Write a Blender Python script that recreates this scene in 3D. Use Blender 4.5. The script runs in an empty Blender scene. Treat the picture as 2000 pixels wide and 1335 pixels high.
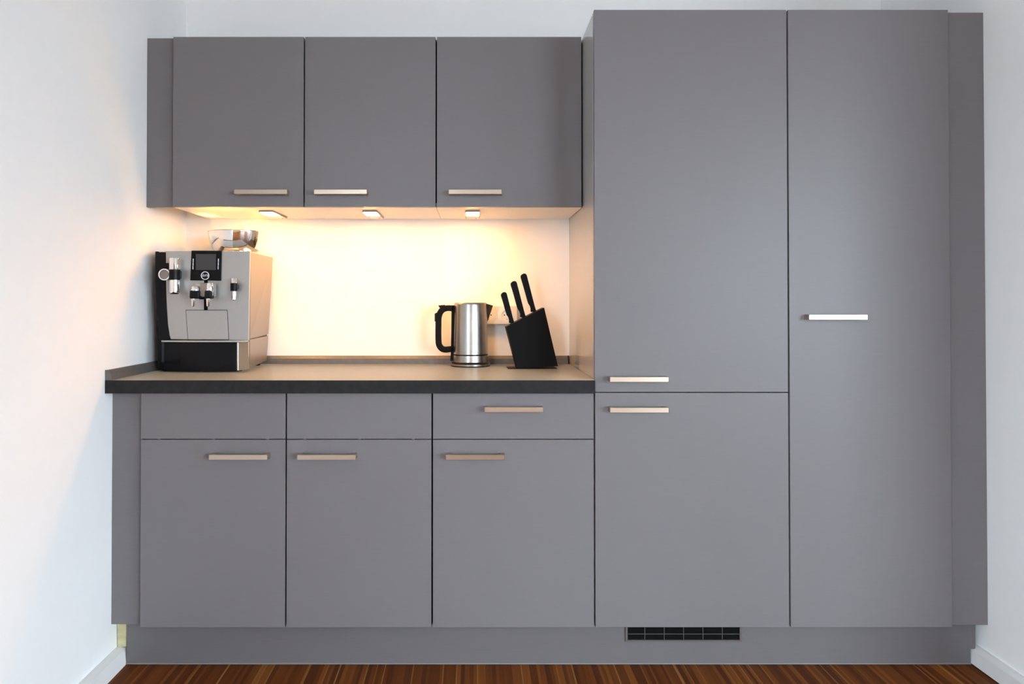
import bpy, bmesh, math, random
from mathutils import Vector, Matrix
random.seed(7)
scene = bpy.context.scene
C = scene.collection

# ------------------------------------------------------------------ camera
cam = bpy.data.cameras.new('camera')
cam_o = bpy.data.objects.new('camera', cam); C.objects.link(cam_o)
cam_o.location = (1.0287, -2.1982, 1.1361)
cam_o.rotation_euler = (math.pi / 2 + 0.0108, 0, 0)
cam.sensor_width = 36; cam.lens = 1390.5 * 36 / 2000
cam.shift_x = (1000 - 925.66) / 2000
cam.shift_y = -(667.5 - 576.08) / 2000
cam.clip_start = 0.02
scene.camera = cam_o

# ------------------------------------------------------------------ sky, exposure
SKY_COL = (0.745, 0.885, 1.0)
SKY_STRENGTH = 25.5
LAMP_STRENGTH = 195.0
LAMP_COL = (1.0, 0.45, 0.095)
EXPOSURE = 0.0
world = bpy.data.worlds.new('overcast_sky'); scene.world = world
world.use_nodes = True
bg = world.node_tree.nodes['Background']
bg.inputs[0].default_value = (*SKY_COL, 1); bg.inputs[1].default_value = SKY_STRENGTH
vs = scene.view_settings
vs.view_transform = 'Standard'; vs.look = 'None'; vs.gamma = 1; vs.exposure = EXPOSURE
vs.use_curve_mapping = False
scene.cycles.max_bounces = 14; scene.cycles.diffuse_bounces = 8
scene.cycles.glossy_bounces = 6
scene.cycles.sample_clamp_indirect = 0; scene.cycles.blur_glossy = .1

# room dimensions (metres): X along the kitchen, Y into the kitchen wall, Z up
XL, XR = -0.097, 2.624
YW, YR = 0.579, -6.0
ZC = 2.85
YE = -0.72                     # the right wall ends here, the room widens to XF beyond it
XF = 6.4
# windows: rear wall (x0, x1, z0, z1) and left wall (y0, y1, z0, z1)
WIN_B = (3.45, 6.25, 0.05, 2.50)
ADDED_WIN_L = (-5.6, -3.3, 0.2, 2.6)  # unseen window, added to brighten the right wall
ADDED_WIN_F = (-4.15, -2.55, 0.05, 2.20)     # far wall of the wider part; unseen, added to light the left wall

def portal(name, loc, rot, sx, sy):
    l = bpy.data.lights.new(name, 'AREA'); l.shape = 'RECTANGLE'; l.size = sx; l.size_y = sy
    l.cycles.is_portal = True
    o = bpy.data.objects.new(name, l); C.objects.link(o); o.location = loc; o.rotation_euler = rot
portal('sky_portal', ((WIN_B[0] + WIN_B[1]) / 2, YR - .16, (WIN_B[2] + WIN_B[3]) / 2), (math.pi / 2, 0, 0), WIN_B[1] - WIN_B[0], WIN_B[3] - WIN_B[2])
portal('sky_portal', (XL - .16, (ADDED_WIN_L[0] + ADDED_WIN_L[1]) / 2, (ADDED_WIN_L[2] + ADDED_WIN_L[3]) / 2), (0, -math.pi / 2, 0), ADDED_WIN_L[3] - ADDED_WIN_L[2], ADDED_WIN_L[1] - ADDED_WIN_L[0])
portal('sky_portal', (XF + .16, (ADDED_WIN_F[0] + ADDED_WIN_F[1]) / 2, (ADDED_WIN_F[2] + ADDED_WIN_F[3]) / 2), (0, math.pi / 2, 0), ADDED_WIN_F[3] - ADDED_WIN_F[2], ADDED_WIN_F[1] - ADDED_WIN_F[0])

# ------------------------------------------------------------------ materials
def mat(name, col, rough=.5, metal=0., spec=.5, **kw):
    m = bpy.data.materials.new(name); m.use_nodes = True
    b = m.node_tree.nodes['Principled BSDF']
    b.inputs['Base Color'].default_value = (*col, 1)
    b.inputs['Roughness'].default_value = rough
    b.inputs['Metallic'].default_value = metal
    b.inputs['Specular IOR Level'].default_value = spec
    for k, v in kw.items():
        b.inputs[k.replace('_', ' ')].default_value = v
    return m
def noise_col(m, c0, c1, scale, detail=3, coord='Object', bump=0., p0=.35, p1=.65):
    nt = m.node_tree; b = nt.nodes['Principled BSDF']
    tc = nt.nodes.new('ShaderNodeTexCoord'); mp = nt.nodes.new('ShaderNodeMapping')
    mp.inputs['Scale'].default_value = scale
    n = nt.nodes.new('ShaderNodeTexNoise'); n.inputs['Scale'].default_value = 1; n.inputs['Detail'].default_value = detail
    r = nt.nodes.new('ShaderNodeValToRGB')
    r.color_ramp.elements[0].position = p0; r.color_ramp.elements[1].position = p1
    r.color_ramp.elements[0].color = (*c0, 1); r.color_ramp.elements[1].color = (*c1, 1)
    nt.links.new(tc.outputs[coord], mp.inputs[0]); nt.links.new(mp.outputs[0], n.inputs['Vector'])
    nt.links.new(n.outputs['Fac'], r.inputs[0]); nt.links.new(r.outputs[0], b.inputs['Base Color'])
    if bump:
        bp = nt.nodes.new('ShaderNodeBump'); bp.inputs['Strength'].default_value = bump; bp.inputs['Distance'].default_value = .001
        nt.links.new(n.outputs['Fac'], bp.inputs['Height']); nt.links.new(bp.outputs[0], b.inputs['Normal'])
    return m

M = {}
M['wall'] = noise_col(mat('white_wall_paint', (.8, .8, .8), .85, spec=.2), (.868, .868, .863), (.876, .876, .871), (25, 25, 25), bump=.02)
M['rear_wall'] = noise_col(mat('brown_wood_panelling', (.3, .19, .11), .6), (.30, .20, .13), (.37, .25, .165), (30, 30, 2), 4)
M['ground'] = noise_col(mat('outdoor_paving', (.2, .2, .19), .9), (.17, .17, .16), (.23, .23, .22), (3, 3, 3), 4)
M['ceiling'] = mat('ceiling_paint', (.72, .72, .71), .9)
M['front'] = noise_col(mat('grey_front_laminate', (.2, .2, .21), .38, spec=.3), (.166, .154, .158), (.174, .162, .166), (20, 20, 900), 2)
M['carcass'] = mat('dark_carcass', (.006, .006, .007), .9, spec=.05)
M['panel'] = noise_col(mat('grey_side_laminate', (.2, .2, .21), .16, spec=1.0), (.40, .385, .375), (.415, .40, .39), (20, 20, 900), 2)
M['cream'] = mat('white_melamine', (.88, .86, .82), .45)
M['plinth'] = noise_col(mat('grey_plinth_laminate', (.18, .175, .18), .4), (.133, .123, .125), (.140, .130, .132), (10, 10, 500), 2)
M['seal'] = mat('grey_seal', (.20, .20, .21), .35)
M['worktop'] = noise_col(mat('anthracite_worktop_warm_sheen', (.04, .04, .042), .34, spec=.6, Sheen_Weight=.42, Sheen_Roughness=.35, Sheen_Tint=(1, .76, .50, 1)), (.034, .031, .029), (.044, .040, .038), (55, 55, 55), 5)  # warm sheen tint paints the lamp-lit tan of the top into the material
M['edge'] = noise_col(mat('anthracite_worktop_dim_front', (.02, .02, .02), .6, spec=.1), (.020, .0195, .0200), (.027, .0262, .0268), (55, 55, 55), 5)  # darker matte copy of the worktop, paints in its dimmer front face
M['upstand'] = noise_col(mat('anthracite_profile', (.05, .05, .052), .4), (.105, .101, .097), (.13, .125, .12), (55, 55, 55), 4)
M['steel'] = mat('brushed_handle_steel', (.50, .405, .325), .30, 1., Anisotropic=.3)
M['chrome'] = mat('polished_chrome', (.82, .82, .82), .06, 1.)
M['silver'] = noise_col(mat('silver_painted_front', (.5, .5, .5), .38, .55), (.40, .392, .38), (.415, .407, .395), (300, 300, 300), 2)
M['alu'] = mat('silver_side', (.27, .24, .21), .35, .6)
M['black'] = mat('black_plastic', (.006, .006, .007), .35, spec=.15)
M['gloss'] = mat('gloss_black', (.005, .005, .006), .15, spec=.15)
M['matteblack'] = mat('matte_black', (.005, .0045, .0045), .5, spec=.1)
M['screen'] = mat('dark_screen', (.035, .035, .037), .3)
M['mark'] = mat('light_marking', (.75, .75, .75), .4)
M['kettle'] = noise_col(mat('kettle_steel', (.55, .54, .52), .24, 1., Anisotropic=.6), (.34, .32, .30), (.41, .39, .36), (2, 2, 900), 2)
M['white'] = mat('white_socket_plastic', (.80, .79, .75), .35)
M['hole'] = mat('socket_hole', (.01, .01, .01), .8)
M['base'] = mat('white_baseboard', (.78, .78, .77), .4)
M['foam'] = noise_col(mat('raw_wood_end', (.5, .46, .26), .8), (.46, .42, .24), (.56, .52, .31), (20, 20, 90), 3)
M['grille'] = mat('grille_metal', (.15, .13, .12), .45, .4)
M['groove'] = mat('dark_joint', (.006, .006, .006), .9, spec=.05)
M['polished'] = mat('polished_top_plate', (.80, .77, .73), .05, 1.)
M['tray_metal'] = mat('tray_metal', (.52, .49, .44), .25, .9)
M['housing'] = mat('lamp_housing', (.25, .21, .18), .4, .5)
M['frame'] = mat('window_frame_paint', (.75, .75, .75), .4)

def lamp_mat():
    m = bpy.data.materials.new('lit_diffuser'); m.use_nodes = True; nt = m.node_tree
    b = nt.nodes['Principled BSDF']; b.inputs['Base Color'].default_value = (.8, .8, .8, 1)
    b.inputs['Emission Color'].default_value = (*LAMP_COL, 1); b.inputs['Emission Strength'].default_value = LAMP_STRENGTH
    return m
M['lamp'] = lamp_mat()

def glass_mat():
    m = bpy.data.materials.new('window_glass'); m.use_nodes = True; nt = m.node_tree; nt.nodes.clear()
    out = nt.nodes.new('ShaderNodeOutputMaterial'); mx = nt.nodes.new('ShaderNodeMixShader'); mx.inputs[0].default_value = .06
    t = nt.nodes.new('ShaderNodeBsdfTransparent'); g = nt.nodes.new('ShaderNodeBsdfGlossy'); g.inputs['Roughness'].default_value = .02
    nt.links.new(t.outputs[0], mx.inputs[1]); nt.links.new(g.outputs[0], mx.inputs[2]); nt.links.new(mx.outputs[0], out.inputs[0])
    return m
M['glass'] = glass_mat()

def wood_mat():
    m = bpy.data.materials.new('brown_lamella_wood'); m.use_nodes = True; nt = m.node_tree
    b = nt.nodes['Principled BSDF']; b.inputs['Roughness'].default_value = .55; b.inputs['Specular IOR Level'].default_value = .1
    oi = nt.nodes.new('ShaderNodeObjectInfo'); tc = nt.nodes.new('ShaderNodeTexCoord'); mp = nt.nodes.new('ShaderNodeMapping')
    mp.inputs['Scale'].default_value = (260, 6, 60)
    ad = nt.nodes.new('ShaderNodeVectorMath'); ad.operation = 'ADD'
    n = nt.nodes.new('ShaderNodeTexNoise'); n.inputs['Scale'].default_value = 1; n.inputs['Detail'].default_value = 4
    mr = nt.nodes.new('ShaderNodeMapRange'); mr.inputs['To Min'].default_value = .6; mr.inputs['To Max'].default_value = 1.4
    mx = nt.nodes.new('ShaderNodeMix'); mx.data_type = 'RGBA'; mx.blend_type = 'MULTIPLY'; mx.inputs[0].default_value = 1
    nt.links.new(tc.outputs['Object'], mp.inputs[0]); nt.links.new(mp.outputs[0], ad.inputs[0]); nt.links.new(oi.outputs['Location'], ad.inputs[1])
    nt.links.new(ad.outputs[0], n.inputs['Vector']); nt.links.new(n.outputs['Fac'], mr.inputs[0])
    nt.links.new(oi.outputs['Color'], mx.inputs[6]); nt.links.new(mr.outputs[0], mx.inputs[7]); nt.links.new(mx.outputs[2], b.inputs['Base Color'])
    return m
M['wood'] = wood_mat()

# ------------------------------------------------------------------ helpers
def obj(name, bm, m, parent=None, loc=None, smooth=False, **props):
    me = bpy.data.meshes.new(name)
    bmesh.ops.recalc_face_normals(bm, faces=bm.faces)
    bm.to_mesh(me); bm.free()
    me.materials.append(M[m])
    if smooth:
        me.shade_smooth()
        try: me.set_sharp_from_angle(angle=math.radians(35))
        except Exception: pass
    o = bpy.data.objects.new(name, me); C.objects.link(o)
    if parent: o.parent = parent
    if loc: o.location = loc
    for k, v in props.items(): o[k] = v
    return o
def thing(name, label, cat, loc, group=None, rz=0):
    o = bpy.data.objects.new(name, None); C.objects.link(o); o.location = loc; o.rotation_euler = (0, 0, rz)
    o.empty_display_size = .05
    o['label'] = label; o['category'] = cat
    if group: o['group'] = group
    return o
def box(bm, x0, x1, y0, y1, z0, z1, bev=0., seg=2):
    t = bmesh.new()
    v = [t.verts.new(p) for p in ((x0, y0, z0), (x1, y0, z0), (x1, y1, z0), (x0, y1, z0), (x0, y0, z1), (x1, y0, z1), (x1, y1, z1), (x0, y1, z1))]
    for f in ((3, 2, 1, 0), (4, 5, 6, 7), (0, 1, 5, 4), (1, 2, 6, 5), (2, 3, 7, 6), (3, 0, 4, 7)): t.faces.new([v[i] for i in f])
    return merge(bm, t, bev, seg)
def merge(bm, t, bev=0., seg=2):
    if bev: bmesh.ops.bevel(t, geom=t.edges[:], offset=bev, segments=seg, profile=.5, affect='EDGES', clamp_overlap=True)
    me = bpy.data.meshes.new('tmp'); t.to_mesh(me); t.free()
    bm.from_mesh(me); bpy.data.meshes.remove(me)
    return bm
def B(*a, **k): return box(bmesh.new(), *a, **k)
def prism(bm, pts, axis, a0, a1, bev=0., seg=2):
    """extrude a 2-D outline; axis 'y': pts are (x, z), 'z': (x, y), 'x': (y, z)"""
    t = bmesh.new()
    def P(p, a):
        return {'y': (p[0], a, p[1]), 'z': (p[0], p[1], a), 'x': (a, p[0], p[1])}[axis]
    lo = [t.verts.new(P(p, a0)) for p in pts]; hi = [t.verts.new(P(p, a1)) for p in pts]
    n = len(pts); t.faces.new(lo[::-1]); t.faces.new(hi)
    for i in range(n): t.faces.new((lo[i], lo[(i + 1) % n], hi[(i + 1) % n], hi[i]))
    bmesh.ops.recalc_face_normals(t, faces=t.faces)
    return merge(bm, t, bev, seg)
def PR(*a, **k): return prism(bmesh.new(), *a, **k)
def lathe(bm, prof, cx=0, cy=0, n=48, axis='z', cz=0, cap=True):
    rings = []
    for r, h in prof:
        ring = []
        for i in range(n):
            a = 2 * math.pi * i / n; c, s = r * math.cos(a), r * math.sin(a)
            ring.append(bm.verts.new((cx + c, cy + s, cz + h) if axis == 'z' else (cx + c, cy + h, cz + s)))
        rings.append(ring)
    for k in range(len(rings) - 1):
        for i in range(n):
            j = (i + 1) % n
            bm.faces.new((rings[k][i], rings[k][j], rings[k + 1][j], rings[k + 1][i]))
    for ring in ((rings[0], rings[-1]) if cap else ()):
        try: bm.faces.new(ring)
        except ValueError: pass
    return bm
def LA(*a, **k): return lathe(bmesh.new(), *a, **k)
def sweep(bm, path, w, t, cr=.35):
    """rounded strip swept along an XZ path (y = half width w, thickness t)"""
    sec = []
    for sx, sy in ((1, 1), (-1, 1), (-1, -1), (1, -1)):
        for a in range(4):
            ang = math.pi / 2 * (a / 3) + {(1, 1): 0, (-1, 1): math.pi / 2, (-1, -1): math.pi, (1, -1): 1.5 * math.pi}[(sx, sy)]
            r = min(w, t) * cr
            sec.append((sx * (t - r) + r * math.cos(ang), sy * (w - r) + r * math.sin(ang)))
    rings = []
    for i, (x, y, z) in enumerate(path):
        a = Vector(path[max(i - 1, 0)]); b = Vector(path[min(i + 1, len(path) - 1)])
        d = (b - a).normalized(); nrm = Vector((-d.z, 0, d.x))
        rings.append([bm.verts.new(Vector((x, y, z)) + nrm * s[0] + Vector((0, s[1], 0))) for s in sec])
    n = len(sec)
    for k in range(len(rings) - 1):
        for i in range(n):
            j = (i + 1) % n; bm.faces.new((rings[k][i], rings[k][j], rings[k + 1][j], rings[k + 1][i]))
    bm.faces.new(rings[0]); bm.faces.new(rings[-1][::-1])
    return bm
def bez(pts, n=8):
    """Catmull-Rom through the points"""
    out = []; P = [Vector(p) for p in pts]; P = [2 * P[0] - P[1]] + P + [2 * P[-1] - P[-2]]
    for i in range(1, len(P) - 2):
        for k in range(n):
            t = k / n; p0, p1, p2, p3 = P[i - 1:i + 3]
            out.append(.5 * ((2 * p1) + (p2 - p0) * t + (2 * p0 - 5 * p1 + 4 * p2 - p3) * t * t + (3 * p1 - p0 - 3 * p2 + p3) * t ** 3))
    out.append(P[-2]); return out

# ------------------------------------------------------------------ the room
def wall_with_holes(name, axis, a0, a1, c0, c1, holes):
    """axis 'x': wall plane normal X between x=c0..c1, running along y a0..a1; 'y' likewise. holes = (a0,a1,z0,z1)"""
    bm = bmesh.new(); holes = sorted(holes)
    def put(p0, p1, z0, z1):
        if p1 - p0 < 1e-5 or z1 - z0 < 1e-5: return
        if axis == 'x': box(bm, c0, c1, p0, p1, z0, z1)
        else: box(bm, p0, p1, c0, c1, z0, z1)
    cur = a0
    for h in holes:
        put(cur, h[0], 0, ZC); put(h[0], h[1], 0, h[2]); put(h[0], h[1], h[3], ZC); cur = h[1]
    put(cur, a1, 0, ZC)
    return obj(name, bm, 'rear_wall' if axis == 'y' else 'wall', kind='structure')
T = .2
obj('ground', B(XL - 20, XR + 25, YR - 25, YW + 15, -.6, -.45), 'ground', kind='structure')
obj('wall_back', B(XL - T, XR + T, YW, YW + T, 0, ZC), 'wall', kind='structure')
wall_with_holes('wall_left', 'x', YR, YW, XL - T, XL, [ADDED_WIN_L])
obj('wall_right', B(XR, XR + T, YE, YW, 0, ZC), 'wall', kind='structure')
obj('wall_return', B(XR + T, XF, YE, YE + T, 0, ZC), 'wall', kind='structure')
wall_with_holes('wall_far', 'x', YR, YE + T, XF, XF + T, [ADDED_WIN_F])
wall_with_holes('wall_rear', 'y', XL - T, XF + T, YR - T, YR, [WIN_B])
obj('ceiling', B(XL - T, XF + T, YR - T, YW + T, ZC, ZC + .1), 'ceiling', kind='structure')
def window(name, axis, w, c, nx):
    o = bpy.data.objects.new(name, None); C.objects.link(o); o['kind'] = 'structure'
    a0, a1, z0, z1 = w
    def bb(p0, p1, q0, q1, d=.035):
        return B(c - d, c + d, p0, p1, q0, q1, bev=.004) if axis == 'x' else B(p0, p1, c - d, c + d, q0, q1, bev=.004)
    f = .06
    for args in ((a0, a1, z0, z0 + f), (a0, a1, z1 - f, z1), (a0, a0 + f, z0 + f, z1 - f), (a1 - f, a1, z0 + f, z1 - f)):
        obj('window_frame', bb(*args), 'frame', o)
    for i in range(1, nx):
        p = a0 + (a1 - a0) * i / nx; obj('mullion', bb(p - .035, p + .035, z0 + f, z1 - f), 'frame', o)
    for i in range(nx):
        s = (a1 - a0) / nx
        obj('pane', bb(a0 + s * i + .03, a0 + s * (i + 1) - .03, z0 + .05, z1 - .05, .004), 'glass', o)
window('window_1', 'y', WIN_B, YR - .09, 3)
window('added_window_far', 'x', ADDED_WIN_F, XF + .09, 2)
window('added_window_left', 'x', ADDED_WIN_L, XL - .09, 2)

# floor: a slab carrying narrow wooden lamellas that run towards the kitchen
fl = obj('floor', B(XL - T, XF + T, YR - T, YW + T, -.12, -.013), 'groove', kind='structure')
strip_me = bpy.data.meshes.new('floor_strip')
sb = B(0, 1, YR, YW, -.0128, 0); sb.to_mesh(strip_me); sb.free(); strip_me.materials.append(M['wood'])
DARK = [(.115, .031, .006), (.135, .037, .007), (.15, .042, .008), (.095, .026, .006), (.165, .048, .009)]
MID = [(.22, .070, .013), (.19, .059, .012)]
LIGHT = [(.30, .12, .028), (.25, .095, .022), (.34, .15, .040)]
x = XL
while x < XR - .001:
    r = random.random()
    if r < .56: w, c = random.uniform(.008, .017), random.choice(DARK)
    elif r < .80: w, c = random.uniform(.006, .013), random.choice(MID)
    else: w, c = random.uniform(.0028, .0055), random.choice(LIGHT)
    w = min(w, XR - x)
    s = bpy.data.objects.new('floor_strip', strip_me); C.objects.link(s); s.parent = fl
    s.location = (x, 0, random.uniform(-.0004, 0)); s.scale = (w - .0003, 1, 1); s.color = (*c, 1)
    x += w

# the wider part of the room, out of the picture
wide_me = bpy.data.meshes.new('floor_strip')
sb = B(0, .1, YR, YE, -.0128, 0); sb.to_mesh(wide_me); sb.free(); wide_me.materials.append(M['wood'])
for i in range(int((XF - XR) / .1)):
    s = bpy.data.objects.new('floor_strip', wide_me); C.objects.link(s); s.parent = fl
    s.location = (XR + .1 * i, 0, random.uniform(-.0004, 0)); s.scale = (.997, 1, 1); s.color = (*random.choice(DARK + MID), 1)

# baseboards
def skirting(name, side, y0, y1, lift):
    s = 1 if side == 'l' else -1; x0 = XL if side == 'l' else XR
    pts = [(x0, .054), (x0 + s * .011, .054), (x0 + s * .027, .047), (x0 + s * .032, lift), (x0, lift)]
    obj(name, PR(pts, 'y', y0, y1), 'base', kind='structure')
skirting('baseboard_left', 'l', YR, .074, 0.0)
skirting('baseboard_right', 'r', YE, .074, .004)

# ------------------------------------------------------------------ kitchen units
FT = .019     # front thickness
def handle_bm(w=.178, h=.0155, d=.032):
    # bow handle: flat bar with two short feet, seen from above as a U
    pts = [(0, 0), (0, -d), (w, -d), (w, 0), (w - .013, 0), (w - .013, -d + .016), (w - .024, -d + .0075), (.024, -d + .0075), (.013, -d + .016), (.013, 0)]
    return PR(pts, 'z', 0, h, bev=.0007, seg=1)
def front(name, root, x0, x1, z0, z1, y=0., handle=None, mat_='front'):
    """a door or drawer front whose outer face lies at local y; handle=(x, z) of its lower left corner"""
    d = obj(name, B(x0, x1, y, y + FT, z0, z1, bev=.0009, seg=2), mat_, root)
    if handle: obj('handle', handle_bm(), 'steel', d, (handle[0], y, handle[1]))
    return d
def legs(root, w):
    for lx in (.05, w - .05):
        for ly in (.12, .5):
            obj('leg', LA([(.028, 0), (.028, .008), (.014, .012), (.014, .128), (.03, .13), (.03, .1395)], lx, ly, 16), 'black', root)
G = .0024     # half gap between neighbours
ZB, ZG, ZT = .140, .858, 2.0445

def base_cabinet(x0, w, label, drawer_handle, door_handle):
    r = thing('base_cabinet', label, 'cabinet', (x0, 0, 0), 'base cabinets under the worktop')
    obj('carcass', B(.0005, w - .0005, FT + .002, .574, ZB, .8595), 'carcass', r)
    legs(r, w)
    df = front('drawer_front', r, G, w - G, .7172, ZG, handle=drawer_handle)
    front('door', r, G, w - G, ZB, .7147, handle=door_handle)
    if not drawer_handle:
        for fx in (.125, .5, .87):
            obj('bumper', B(w * fx - .004, w * fx + .004, .004, .012, .7149, .717), 'seal', df)
    return r
base_cabinet(0, .45, 'grey base cabinet in the left corner, below the coffee machine', None, (.2235, .6595))
base_cabinet(.45, .45, 'grey base cabinet between the corner one and the one with a handled drawer', None, (.0415, .6595))
base_cabinet(.90, .50, 'grey base cabinet with a handled drawer, below kettle and knife block', (.161, .804), (.0435, .6595))

def tall_cabinet(x0, w, label):
    r = thing('tall_cabinet', label, 'cabinet', (x0, 0, 0), 'tall floor to top cabinets')
    obj('carcass', B(.0195 if x0 < 1.5 else .0005, w - .0005, FT + .002, .574, ZB, ZT - .004), 'carcass', r)
    legs(r, w)
    return r
t = tall_cabinet(1.40, .60, 'tall grey fridge cabinet with two doors and two facing handles')
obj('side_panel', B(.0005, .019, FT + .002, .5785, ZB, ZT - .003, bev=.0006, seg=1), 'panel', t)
front('door', t, .0012, .60 - G, .8615, ZT, handle=(.0425, .8955))
front('door', t, G, .60 - G, ZB, .8590, handle=(.0425, .8025))
t = tall_cabinet(2.00, .50, 'tall grey larder cabinet with one full height door at the right')
front('door', t, G, .50 - .001, ZB, ZT, handle=(.0485, 1.0845))

def wall_cabinet(x0, w, label, h):
    r = thing('wall_cabinet', label, 'cabinet', (x0, .2223, 1.4628), 'wall cabinets over the worktop')
    obj('carcass', B(.0005, w - .0005, FT + .002, .356, .0165, .578), 'carcass', r)
    obj('bottom_panel', B(.0005, w - .0005, FT + .002, .356, 0, .016, bev=.0005, seg=1), 'cream', r)
    front('door', r, G, w - G - (.0015 if w > .47 else 0), .0003, .5807, handle=h)
    return r
wall_cabinet(0, .45, 'grey wall cabinet nearest the left corner, handle at its lower right', (.2225, .0385))
wall_cabinet(.45, .45, 'grey wall cabinet in the middle of the row of three', (.0410, .0385))
wall_cabinet(.90, .499, 'wide grey wall cabinet next to the tall fridge cabinet, partly shaded', (.0440, .0385))

def filler(x0, x1, y, z0, z1, label):
    o = obj('filler_panel', B(x0, x1, y, y + .016, z0, z1, bev=.0006, seg=1), 'front')
    o['label'] = label; o['category'] = 'panel'; o['group'] = 'filler panels closing gaps to the walls'
filler(XL + .0005, -.0008, .0215, .1395, .8595, 'narrow grey filler strip between left wall and the base cabinets')
filler(XL + .0005, -.0008, .2445, 1.4645, 2.047, 'narrow grey filler strip between left wall and the wall cabinets')
filler(2.5008, XR - .0005, .0215, .1375, 2.0445, 'tall grey filler strip between larder cabinet and the right wall')

# plinth
p = thing('plinth', 'long recessed grey plinth board running under all floor cabinets', 'plinth', (0, .052, 0))
obj('board', PR([(-.0635, .0065), (2.5905, .0065), (2.5905, .0485), (2.6055, .0485), (2.6055, .1385), (-.0635, .1385)], 'y', 0, .016), 'plinth', p)
obj('seal_strip', B(-.0635, 2.5905, -.002, .016, .0015, .0064), 'seal', p)
o = obj('spacer_block', PR([(-.0935, .0545), (-.066, .0545), (-.0640, .1390), (-.0955, .1390)], 'y', .055, .073, bev=.001), 'foam')
o['label'] = 'small raw yellowish wood block between left wall and plinth end'; o['category'] = 'block'
# ventilation grille in the plinth under the fridge
g = thing('ventilation_grille', 'slim metal ventilation grille set in the plinth under the fridge cabinet', 'grille', (1.5043, .052, .0730))
gw, gh = .365, .062
bm = bmesh.new()
for a in ((0, gw, 0, .006), (0, gw, gh - .006, gh), (0, .007, .006, gh - .006), (gw - .007, gw, .006, gh - .006)):
    box(bm, a[0], a[1], -.006, -.0005, a[2], a[3], bev=.0008, seg=1)
obj('frame', bm, 'grille', g)
obj('backing', B(.007, gw - .007, -.0012, -.0003, .006, gh - .006), 'groove', g)
for i in range(1, 6): obj('bar', B(gw * i / 6 - .0007, gw * i / 6 + .0007, -.0045, -.0012, .006, gh - .006), 'grille', g)
for z in (.0245, .049): obj('slat', B(.007, gw - .007, -.0052, -.0014, z - .0006, z + .0006), 'grille', g)

# worktop with wall profile
w = thing('worktop', 'dark anthracite worktop with wall profile, warm lit, under the wall cabinets', 'worktop', (0, 0, .86))
obj('slab', B(XL + .0005, 1.3985, -.0238, .5785, 0, .040), 'worktop', w)
obj('front_edge', B(XL + .0005, 1.3985, -.0250, -.0238, 0, .0398, bev=.0004, seg=1), 'edge', w)
prof = [(0, 0), (.019, 0), (.017, .020), (.008, .0305), (0, .0305)]
u = thing('worktop_upstand', 'low dark upstand strip along the back wall of the worktop', 'upstand', (0, .5785, .9002), 'upstand strips where worktop meets wall')
obj('wall_profile', PR([(-a, b) for a, b in prof], 'x', XL + .0210, 1.3925), 'upstand', u)
obj('end_cap', PR([(-a * 1.06, b * 1.02) for a, b in prof], 'x', 1.3927, 1.3975), 'black', u)
u = thing('worktop_upstand', 'low dark upstand strip along the left wall beside the coffee machine', 'upstand', (XL + .0005, 0, .9002), 'upstand strips where worktop meets wall')
obj('wall_profile', PR([(a, b) for a, b in prof], 'y', -.0200, .578), 'upstand', u)
obj('end_cap', PR([(a * 1.06, b * 1.02) for a, b in prof], 'y', -.0240, -.0202), 'upstand', u)

# under cabinet lights
def rrect(w, l, r, n=5):
    pts = []
    for cx, cy, a0 in ((w / 2 - r, l / 2 - r, 0), (-w / 2 + r, l / 2 - r, 90), (-w / 2 + r, -l / 2 + r, 180), (w / 2 - r, -l / 2 + r, 270)):
        for k in range(n + 1):
            a = math.radians(a0 + 90 * k / n); pts.append((cx + r * math.cos(a), cy + r * math.sin(a)))
    return pts
for lx, lab in ((.294, 'lit flat under-cabinet lamp above the coffee machine'), (.660, 'lit flat under-cabinet lamp, the middle of three'), (1.024, 'lit flat under-cabinet lamp above the kettle')):
    r = thing('under_cabinet_light', lab, 'lamp', (lx, .410, 1.4548), 'lamps under the wall cabinets')
    obj('housing', PR(rrect(.052, .200, .006), 'z', .0012, .0078), 'housing', r)
    obj('diffuser', PR(rrect(.046, .100, .004), 'z', 0, .0013), 'lamp', r, (0, -.046, 0))
    obj('cover', PR(rrect(.048, .094, .004), 'z', .0002, .0013), 'cream', r, (0, .052, 0))
    obj('switch', LA([(.003, -.0004), (.003, .0004)], .012, .075, 12), 'black', r)

# ------------------------------------------------------------------ coffee machine (origin at base, front plate plane at local y=0)
cm = thing('coffee_machine', 'silver and black automatic coffee machine standing in the left worktop corner', 'coffee machine', (0, .235, .900))
H = .411
def hexa(bm, f, b, y0, y1, bev=0):
    """loft from front quad f to back quad b, each 4 (x, z)"""
    t = bmesh.new(); a = [t.verts.new((p[0], y0, p[1])) for p in f]; c = [t.verts.new((p[0], y1, p[1])) for p in b]
    t.faces.new(a); t.faces.new(c[::-1])
    for i in range(4): t.faces.new((a[i], c[i], c[(i + 1) % 4], a[(i + 1) % 4]))
    bmesh.ops.recalc_face_normals(t, faces=t.faces)
    return merge(bm, t, bev)
obj('housing', hexa(bmesh.new(), [(-.056, .012), (.2540, .012), (.2585, H - .001), (-.0605, H - .001)], [(-.040, .012), (.2300, .012), (.2540, H - .004), (-.050, H - .004)], .012, .295), 'black', cm)
obj('top_plate', PR([(-.050, .0005), (.2605, .0005), (.2560, .292), (-.045, .292)], 'z', H - .002, H + .0015, bev=.001, seg=1), 'polished', cm)
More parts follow.
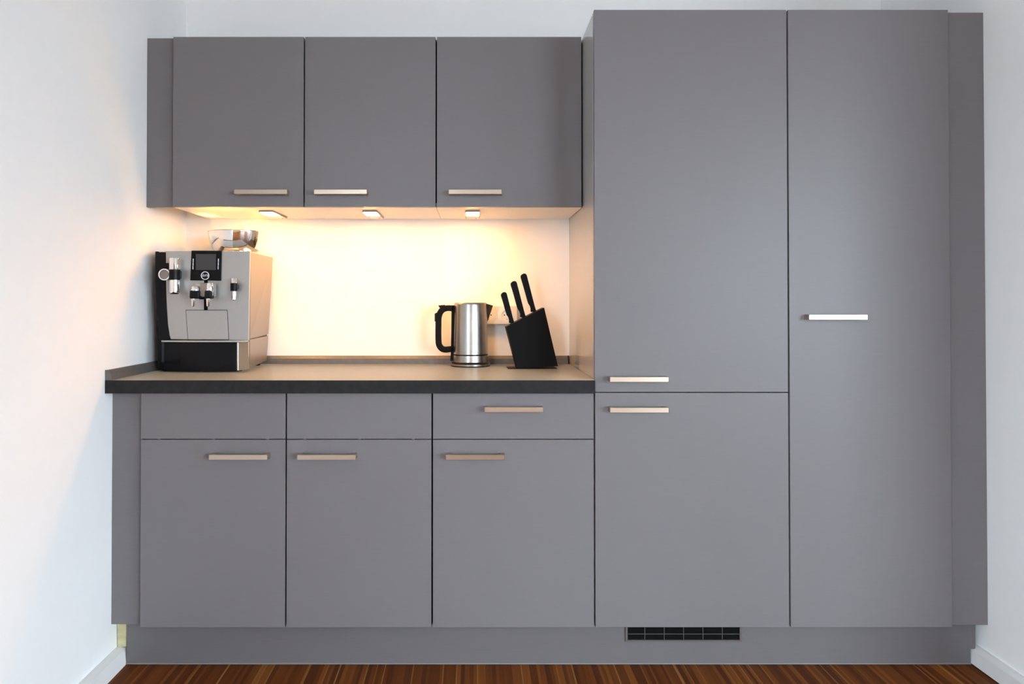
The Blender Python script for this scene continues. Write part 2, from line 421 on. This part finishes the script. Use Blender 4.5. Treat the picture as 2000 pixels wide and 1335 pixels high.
# silver front with a bowed left edge
le = [(-.0249, H + .001), (-.0245, .34), (-.0235, .28), (-.021, .22), (-.0165, .16), (-.011, .125), (-.0065, .112)]
fp = le + [(.2585, .108), (.2600, .25), (.2625, H + .001)]
obj('front_panel', PR(fp, 'y', 0, .012, bev=.0008, seg=1), 'silver', cm)
obj('side_column', PR([(-.0620, H + .001), (-.0252, H + .001)] + [(a - .0004, b) for a, b in le[1:]] + [(-.0430, .105), (-.0560, .2), (-.0612, .30)], 'y', .001, .2, bev=.001, seg=1), 'black', cm)
obj('side_bump', B(-.030, -.0135, -.010, .004, .318, .372, bev=.002), 'black', cm)
# right hand side panels
def side(z0, z1, name):
    def xf(z): return .2585 + (.2625 - .2585) * (z / H)
    def xb(z): return .2345 + (.2580 - .2345) * (z / H)
    bm = bmesh.new()
    hexa(bm, [(xf(z0) - .003, z0), (xf(z0), z0), (xf(z1), z1), (xf(z1) - .003, z1)], [(xb(z0) - .003, z0 + .004), (xb(z0), z0 + .004), (xb(z1), z1), (xb(z1) - .003, z1)], .0125, .296)
    obj(name, bm, 'alu', cm, smooth=True)
side(.1125, H - .001, 'side_panel'); side(.012, .1100, 'side_panel')
# drip tray with bowed front and metal corner
tray = [(-.036, .012), (-.034, -.010), (-.020, -.022), (.04, -.033), (.10, -.037), (.16, -.036), (.2295, -.032), (.2340, -.026), (.2340, .012)]
obj('drip_tray', PR(tray, 'z', .0045, .103, bev=.0012, seg=1), 'gloss', cm)
obj('tray_rim', PR([(a * 1.005 + (.026 if a > .2 else -.0005), b - .0015 if b < 0 else b) for a, b in tray[:-2]] + [(.2570, -.002), (.2570, .011)], 'z', .1032, .1090, bev=.001, seg=1), 'tray_metal', cm)
obj('corner_facet', PR([(.2300, -.0325), (.2345, -.0328), (.2580, .000), (.2580, .0115), (.2345, .0115)], 'z', .008, .1028, bev=.0006, seg=1), 'tray_metal', cm)
for fx, fy in ((-.03, .04), (.21, .04), (-.03, .26), (.205, .26)):
    obj('foot', LA([(.014, 0), (.016, .003), (.016, .012)], fx, fy, 20), 'black', cm)
# display
dp = obj('display_panel', PR([(.0600, .3125), (.1655, .3115), (.1675, .4140), (.0640, .4145)], 'y', -.0045, .0005, bev=.0012, seg=2), 'gloss', cm)
obj('screen', B(.0795, .1480, -.0052, -.0044, .3485, .4025), 'screen', dp)
for bx0, bx1 in ((.0685, .0705), (.1545, .1565)):
    for k in range(3):
        obj('button_strip', B(bx0 + k * .0004, bx0 + k * .0004 + .0026, -.0054, -.0044, .3505 + k * .0125, .3505 + k * .0125 + .0112), 'mark', dp)
# round emblem: ring with lettering
t = bmesh.new(); lathe(t, [(.0118, -.0058), (.0142, -.0058), (.0142, -.0043), (.0118, -.0043), (.0118, -.0058)], .1115, 0, 40, 'y', .3290, cap=False)
obj('emblem_ring', t, 'mark', dp)
cu = bpy.data.curves.new('emblem_lettering', 'FONT'); cu.body = 'jura'; cu.size = .0145; cu.shear = .35; cu.align_x = 'CENTER'; cu.extrude = .0004
to = bpy.data.objects.new('tmp_text', cu); C.objects.link(to)
bpy.context.view_layer.update()
me = bpy.data.meshes.new_from_object(to.evaluated_get(bpy.context.evaluated_depsgraph_get()))
bpy.data.objects.remove(to); me.materials.clear(); me.materials.append(M['mark'])
lo = bpy.data.objects.new('emblem_lettering', me); C.objects.link(lo); lo.parent = dp; lo.location = (.1113, -.0052, .3262); lo.rotation_euler = (math.pi / 2, 0, 0)
# guide slot and grounds door
obj('guide_slot', B(.1065, .1190, -.0012, .0005, .212, .3125), 'groove', cm)
dpts = [(.0443, .2118), (.1860, .2118), (.1916, .1105), (.0517, .1105)]
cxm, czm = .118, .16
gd = obj('grounds_door', PR([(cxm + (a - cxm) * .985, czm + (b - czm) * .98 - .0002) for a, b in dpts], 'y', -.0016, .0004, bev=.0004, seg=1), 'silver', cm)
obj('door_joint', PR([(cxm + (a - cxm) * 1.008, czm + (b - czm) * 1.01) for a, b in dpts], 'y', -.0006, .0005), 'groove', gd)
# milk frother on the left: chrome barrel, black collar, round dial
fr = obj('milk_spout', LA([(.0150, .2690), (.0172, .2720), (.0172, .3835), (.0165, .3865)], .0190, -.034, 32), 'chrome', cm, smooth=True)
obj('collar', LA([(.0176, .3130), (.0192, .3140), (.0192, .3475), (.0176, .3485)], .0190, -.034, 32), 'black', fr, smooth=True)
obj('outlet', LA([(.012, .2655), (.013, .2692)], .0190, -.034, 20), 'black', fr)
obj('bracket', B(-.010, .030, -.030, .0015, .318, .345, bev=.003), 'black', fr)
dl = obj('dial', LA([(.0160, -.046), (.0182, -.044), (.0182, -.014)], -.0095, 0, 36, 'y', .3310), 'black', fr, smooth=True)
t = bmesh.new(); lathe(t, [(.0158, -.0485), (.0196, -.0485), (.0196, -.0450), (.0158, -.0450), (.0158, -.0485)], -.0095, 0, 40, 'y', .3310, cap=False)
obj('dial_ring', t, 'mark', dl)
obj('dial_cap', LA([(.004, -.0478), (.0135, -.0472), (.0150, -.0458)], -.0095, 0, 32, 'y', .3310), 'housing', dl, smooth=True)
# coffee spout: two nozzles on a silver bridge
cs = obj('coffee_spout', B(.0905, .1530, -.042, -.012, .2560, .3030, bev=.003), 'silver', cm)
obj('bridge', B(.1110, .1330, -.050, -.040, .2580, .3015, bev=.002), 'alu', cs)
obj('bracket', B(.1030, .1240, -.036, .0005, .2480, .2565), 'black', cs)
for nx, top, r in ((.0955, .2920, .0135), (.1440, .3020, .0115)):
    n_ = obj('nozzle', LA([(r * .9, .2600), (r, .2620), (r, top - .002), (r * .9, top)], nx, -.048, 28), 'chrome', cs, smooth=True)
for nx, x0, x1 in ((.0945, .0805, .1130), (.1435, .1305, .1530)):
    obj('collar', B(x0, x1, -.064, -.030, .2500, .2775, bev=.005, seg=3), 'black', cs, smooth=True)
    ox = nx - .0045 if nx < .12 else nx - .003
    obj('outlet', LA([(.0040, .2235), (.0058, .2260), (.0072, .2505)], ox - .002, -.048, 20), 'chrome', cs, smooth=True)
# hot water spout on the right
hw = obj('hot_water_spout', LA([(.0050, .2445), (.0072, .2470), (.0078, .2750), (.0105, .2760), (.0105, .3180), (.0095, .3195)], .2160, -.022, 28), 'chrome', cm, smooth=True)
obj('collar', LA([(.0110, .2760), (.0120, .2768), (.0120, .3022), (.0110, .3030)], .2160, -.022, 28), 'black', hw, smooth=True)
obj('bracket', B(.209, .226, -.020, .0005, .284, .297), 'black', hw)
# bowl standing on the machine
bw = thing('steel_bowl', 'polished chrome bowl standing on top of the coffee machine', 'bowl', (.1635, .412, .900 + H + .0016))
pr = [(.045, 0), (.070, .001), (.082, .010), (.092, .026), (.099, .045), (.1035, .065), (.1055, .080), (.1070, .0815), (.1055, .0825), (.1035, .080), (.1010, .064), (.0965, .045), (.089, .027), (.079, .012), (.066, .004), (.001, .003)]
obj('bowl', LA(pr, 0, 0, 64), 'chrome', bw, smooth=True)

# ------------------------------------------------------------------ kettle
k = thing('kettle', 'brushed steel electric kettle with black loop handle, on the worktop', 'kettle', (1.0158, .470, .900))
ba = obj('power_base', LA([(.072, 0), (.0735, .001), (.0735, .003), (.072, .0035)], 0, 0, 64), 'black', k, smooth=True)
obj('base_ring', LA([(.0715, .0034), (.0730, .004), (.0730, .0105), (.0712, .0115)], 0, 0, 64), 'kettle', ba, smooth=True)
obj('seal_ring', LA([(.0690, .0114), (.0705, .0125), (.0715, .0150), (.0690, .0165)], 0, 0, 64), 'black', ba, smooth=True)
obj('lower_band', LA([(.0655, .0166), (.0672, .0175), (.0664, .0415), (.0650, .0420)], 0, 0, 64), 'kettle', k, smooth=True)
obj('groove_ring', LA([(.0652, .0421), (.0655, .0450)], 0, 0, 64), 'black', k, smooth=True)
bd = obj('body', LA([(.0650, .0451), (.0660, .0462), (.0645, .12), (.0620, .2290), (.0610, .2350), (.0595, .2370), (.0560, .2365), (.0555, .2345)], 0, 0, 96), 'kettle', k, smooth=True)
obj('lid', LA([(.0550, .2300), (.0550, .2352), (.045, .2362), (.001, .2366)], 0, 0, 48), 'kettle', k, smooth=True)
# pouring lip
t = bmesh.new()
A = [(.0600, -.017, .2330), (.0600, .017, .2330), (.0845, 0, .2260), (.0640, 0, .1650), (.0560, -.015, .2330), (.0560, .015, .2330)]
v = [t.verts.new(a) for a in A]
for f in ((0, 2, 1), (0, 3, 2), (1, 2, 3), (0, 1, 5, 4), (0, 4, 3), (1, 3, 5), (4, 5, 3)): t.faces.new([v[i] for i in f])
obj('spout', t, 'kettle', k)
hd = bez([(-.064, 0, .2150), (-.088, 0, .2160), (-.108, 0, .2070), (-.1185, 0, .1850), (-.1200, 0, .1500), (-.1200, 0, .1000), (-.1160, 0, .0760), (-.100, 0, .0620), (-.066, 0, .0640)], 6)
ho = obj('handle', sweep(bmesh.new(), hd, .013, .0110), 'matteblack', k, smooth=True)
obj('grip_back', sweep(bmesh.new(), [(-.0655, 0, .2270), (-.0665, 0, .12), (-.0680, 0, .05), (-.0700, 0, .0200)], .013, .0055), 'matteblack', ho, smooth=True)
obj('lid_button', PR([(-.1210, .2265), (-.0960, .2285), (-.0900, .2210), (-.1110, .2120)], 'y', -.009, .009, bev=.0015), 'matteblack', ho)
obj('switch', PR([(-.1340, .1960), (-.1265, .2000), (-.1250, .1700), (-.1340, .1660)], 'y', -.007, .007, bev=.001), 'matteblack', ho)

# ------------------------------------------------------------------ knife block and knives (outline in X/Z, thickness in Y)
kb = thing('knife_block', 'slanted matte black knife block on a thin plate beside the tall cabinet', 'knife block', (1.2400, .345, .900), rz=math.radians(2))
ol = [(-.0975, .1510), (.0385, .2195), (.0875, .0110), (-.0585, .0020)]
obj('block', PR(ol, 'y', -.010, .055, bev=.0012, seg=2), 'matteblack', kb)
obj('stand_plate', B(-.0890, .0860, .004, .085, .0001, .0022), 'matteblack', kb)
# slots as raised slivers along the slanted top
def along(f): return (-.0975 + .136 * f, .1510 + .0685 * f)
for f in (.17, .50, .80):
    a = along(f - .06); b = along(f + .06)
    obj('slot', PR([a, b, (b[0] - .0003, b[1] + .0006), (a[0] - .0003, a[1] + .0006)], 'y', .018, .027), 'groove', kb)
def knife(f, length, wd, label):
    bx, bz = along(f)
    th = math.radians(15.2)       # lean to the left
    L = length
    o = thing('kitchen_knife', label, 'knife', (kb.location.x + bx * math.cos(math.radians(2)) - .0225 * math.sin(math.radians(2)), kb.location.y + bx * math.sin(math.radians(2)) + .0225, .900 + bz), 'knives in the black block')
    o.rotation_euler = (0, -th, math.radians(2))
    h = wd / 2
    pts = [(-h * .9, .004), (-h * .62, .014), (-h * .60, .024), (-h * .95, .036), (-h, .050), (-h * 1.02, L * .7), (-h * 1.12, L - .010), (-h * .9, L - .004), (-h * .1, L), (h * .55, L - .001), (h * .95, L - .007), (h * .92, L * .7), (h * .85, L * .4), (h * .8, .02), (h * .85, -.002)]
    obj('handle', PR(pts, 'y', -.0085, .0085, bev=.0022, seg=2), 'matteblack', o)
    return o
knife(.17, .116, .0215, 'shortest black handled knife, left slot of the knife block')
knife(.47, .136, .0225, 'black handled knife in the middle slot of the knife block')
knife(.75, .144, .0225, 'longest black handled knife, right slot of the knife block')

# ------------------------------------------------------------------ double socket on the wall
s = thing('wall_socket', 'white double power socket on the wall behind the kettle', 'socket', (1.1205, .5788, 1.0890))
obj('frame', B(-.0760, .0760, -.026, 0, -.0365, .0365, bev=.003, seg=2), 'white', s)
for cx in (-.0355, .0355):
    t = bmesh.new()
    lathe(t, [(.0350, -.0262), (.0200, -.0290), (.0192, -.0288), (.0188, -.0262), (.0170, -.0258), (.001, -.0258)], cx, 0, 40, 'y')
    ins = obj('socket_insert', t, 'white', s, smooth=True)
    for hx in (-.0095, .0095): obj('pin_hole', LA([(.0026, -.0268), (.0026, -.0259)], cx + hx, 0, 14, 'y'), 'hole', ins)
    obj('screw', LA([(.0022, -.0266), (.0022, -.0259)], cx, 0, 12, 'y'), 'housing', ins)
    for ez in (-.0175, .0165): obj('earth_clip', B(cx - .003, cx + .003, -.0275, -.0260, ez, ez + .002), 'housing', ins)
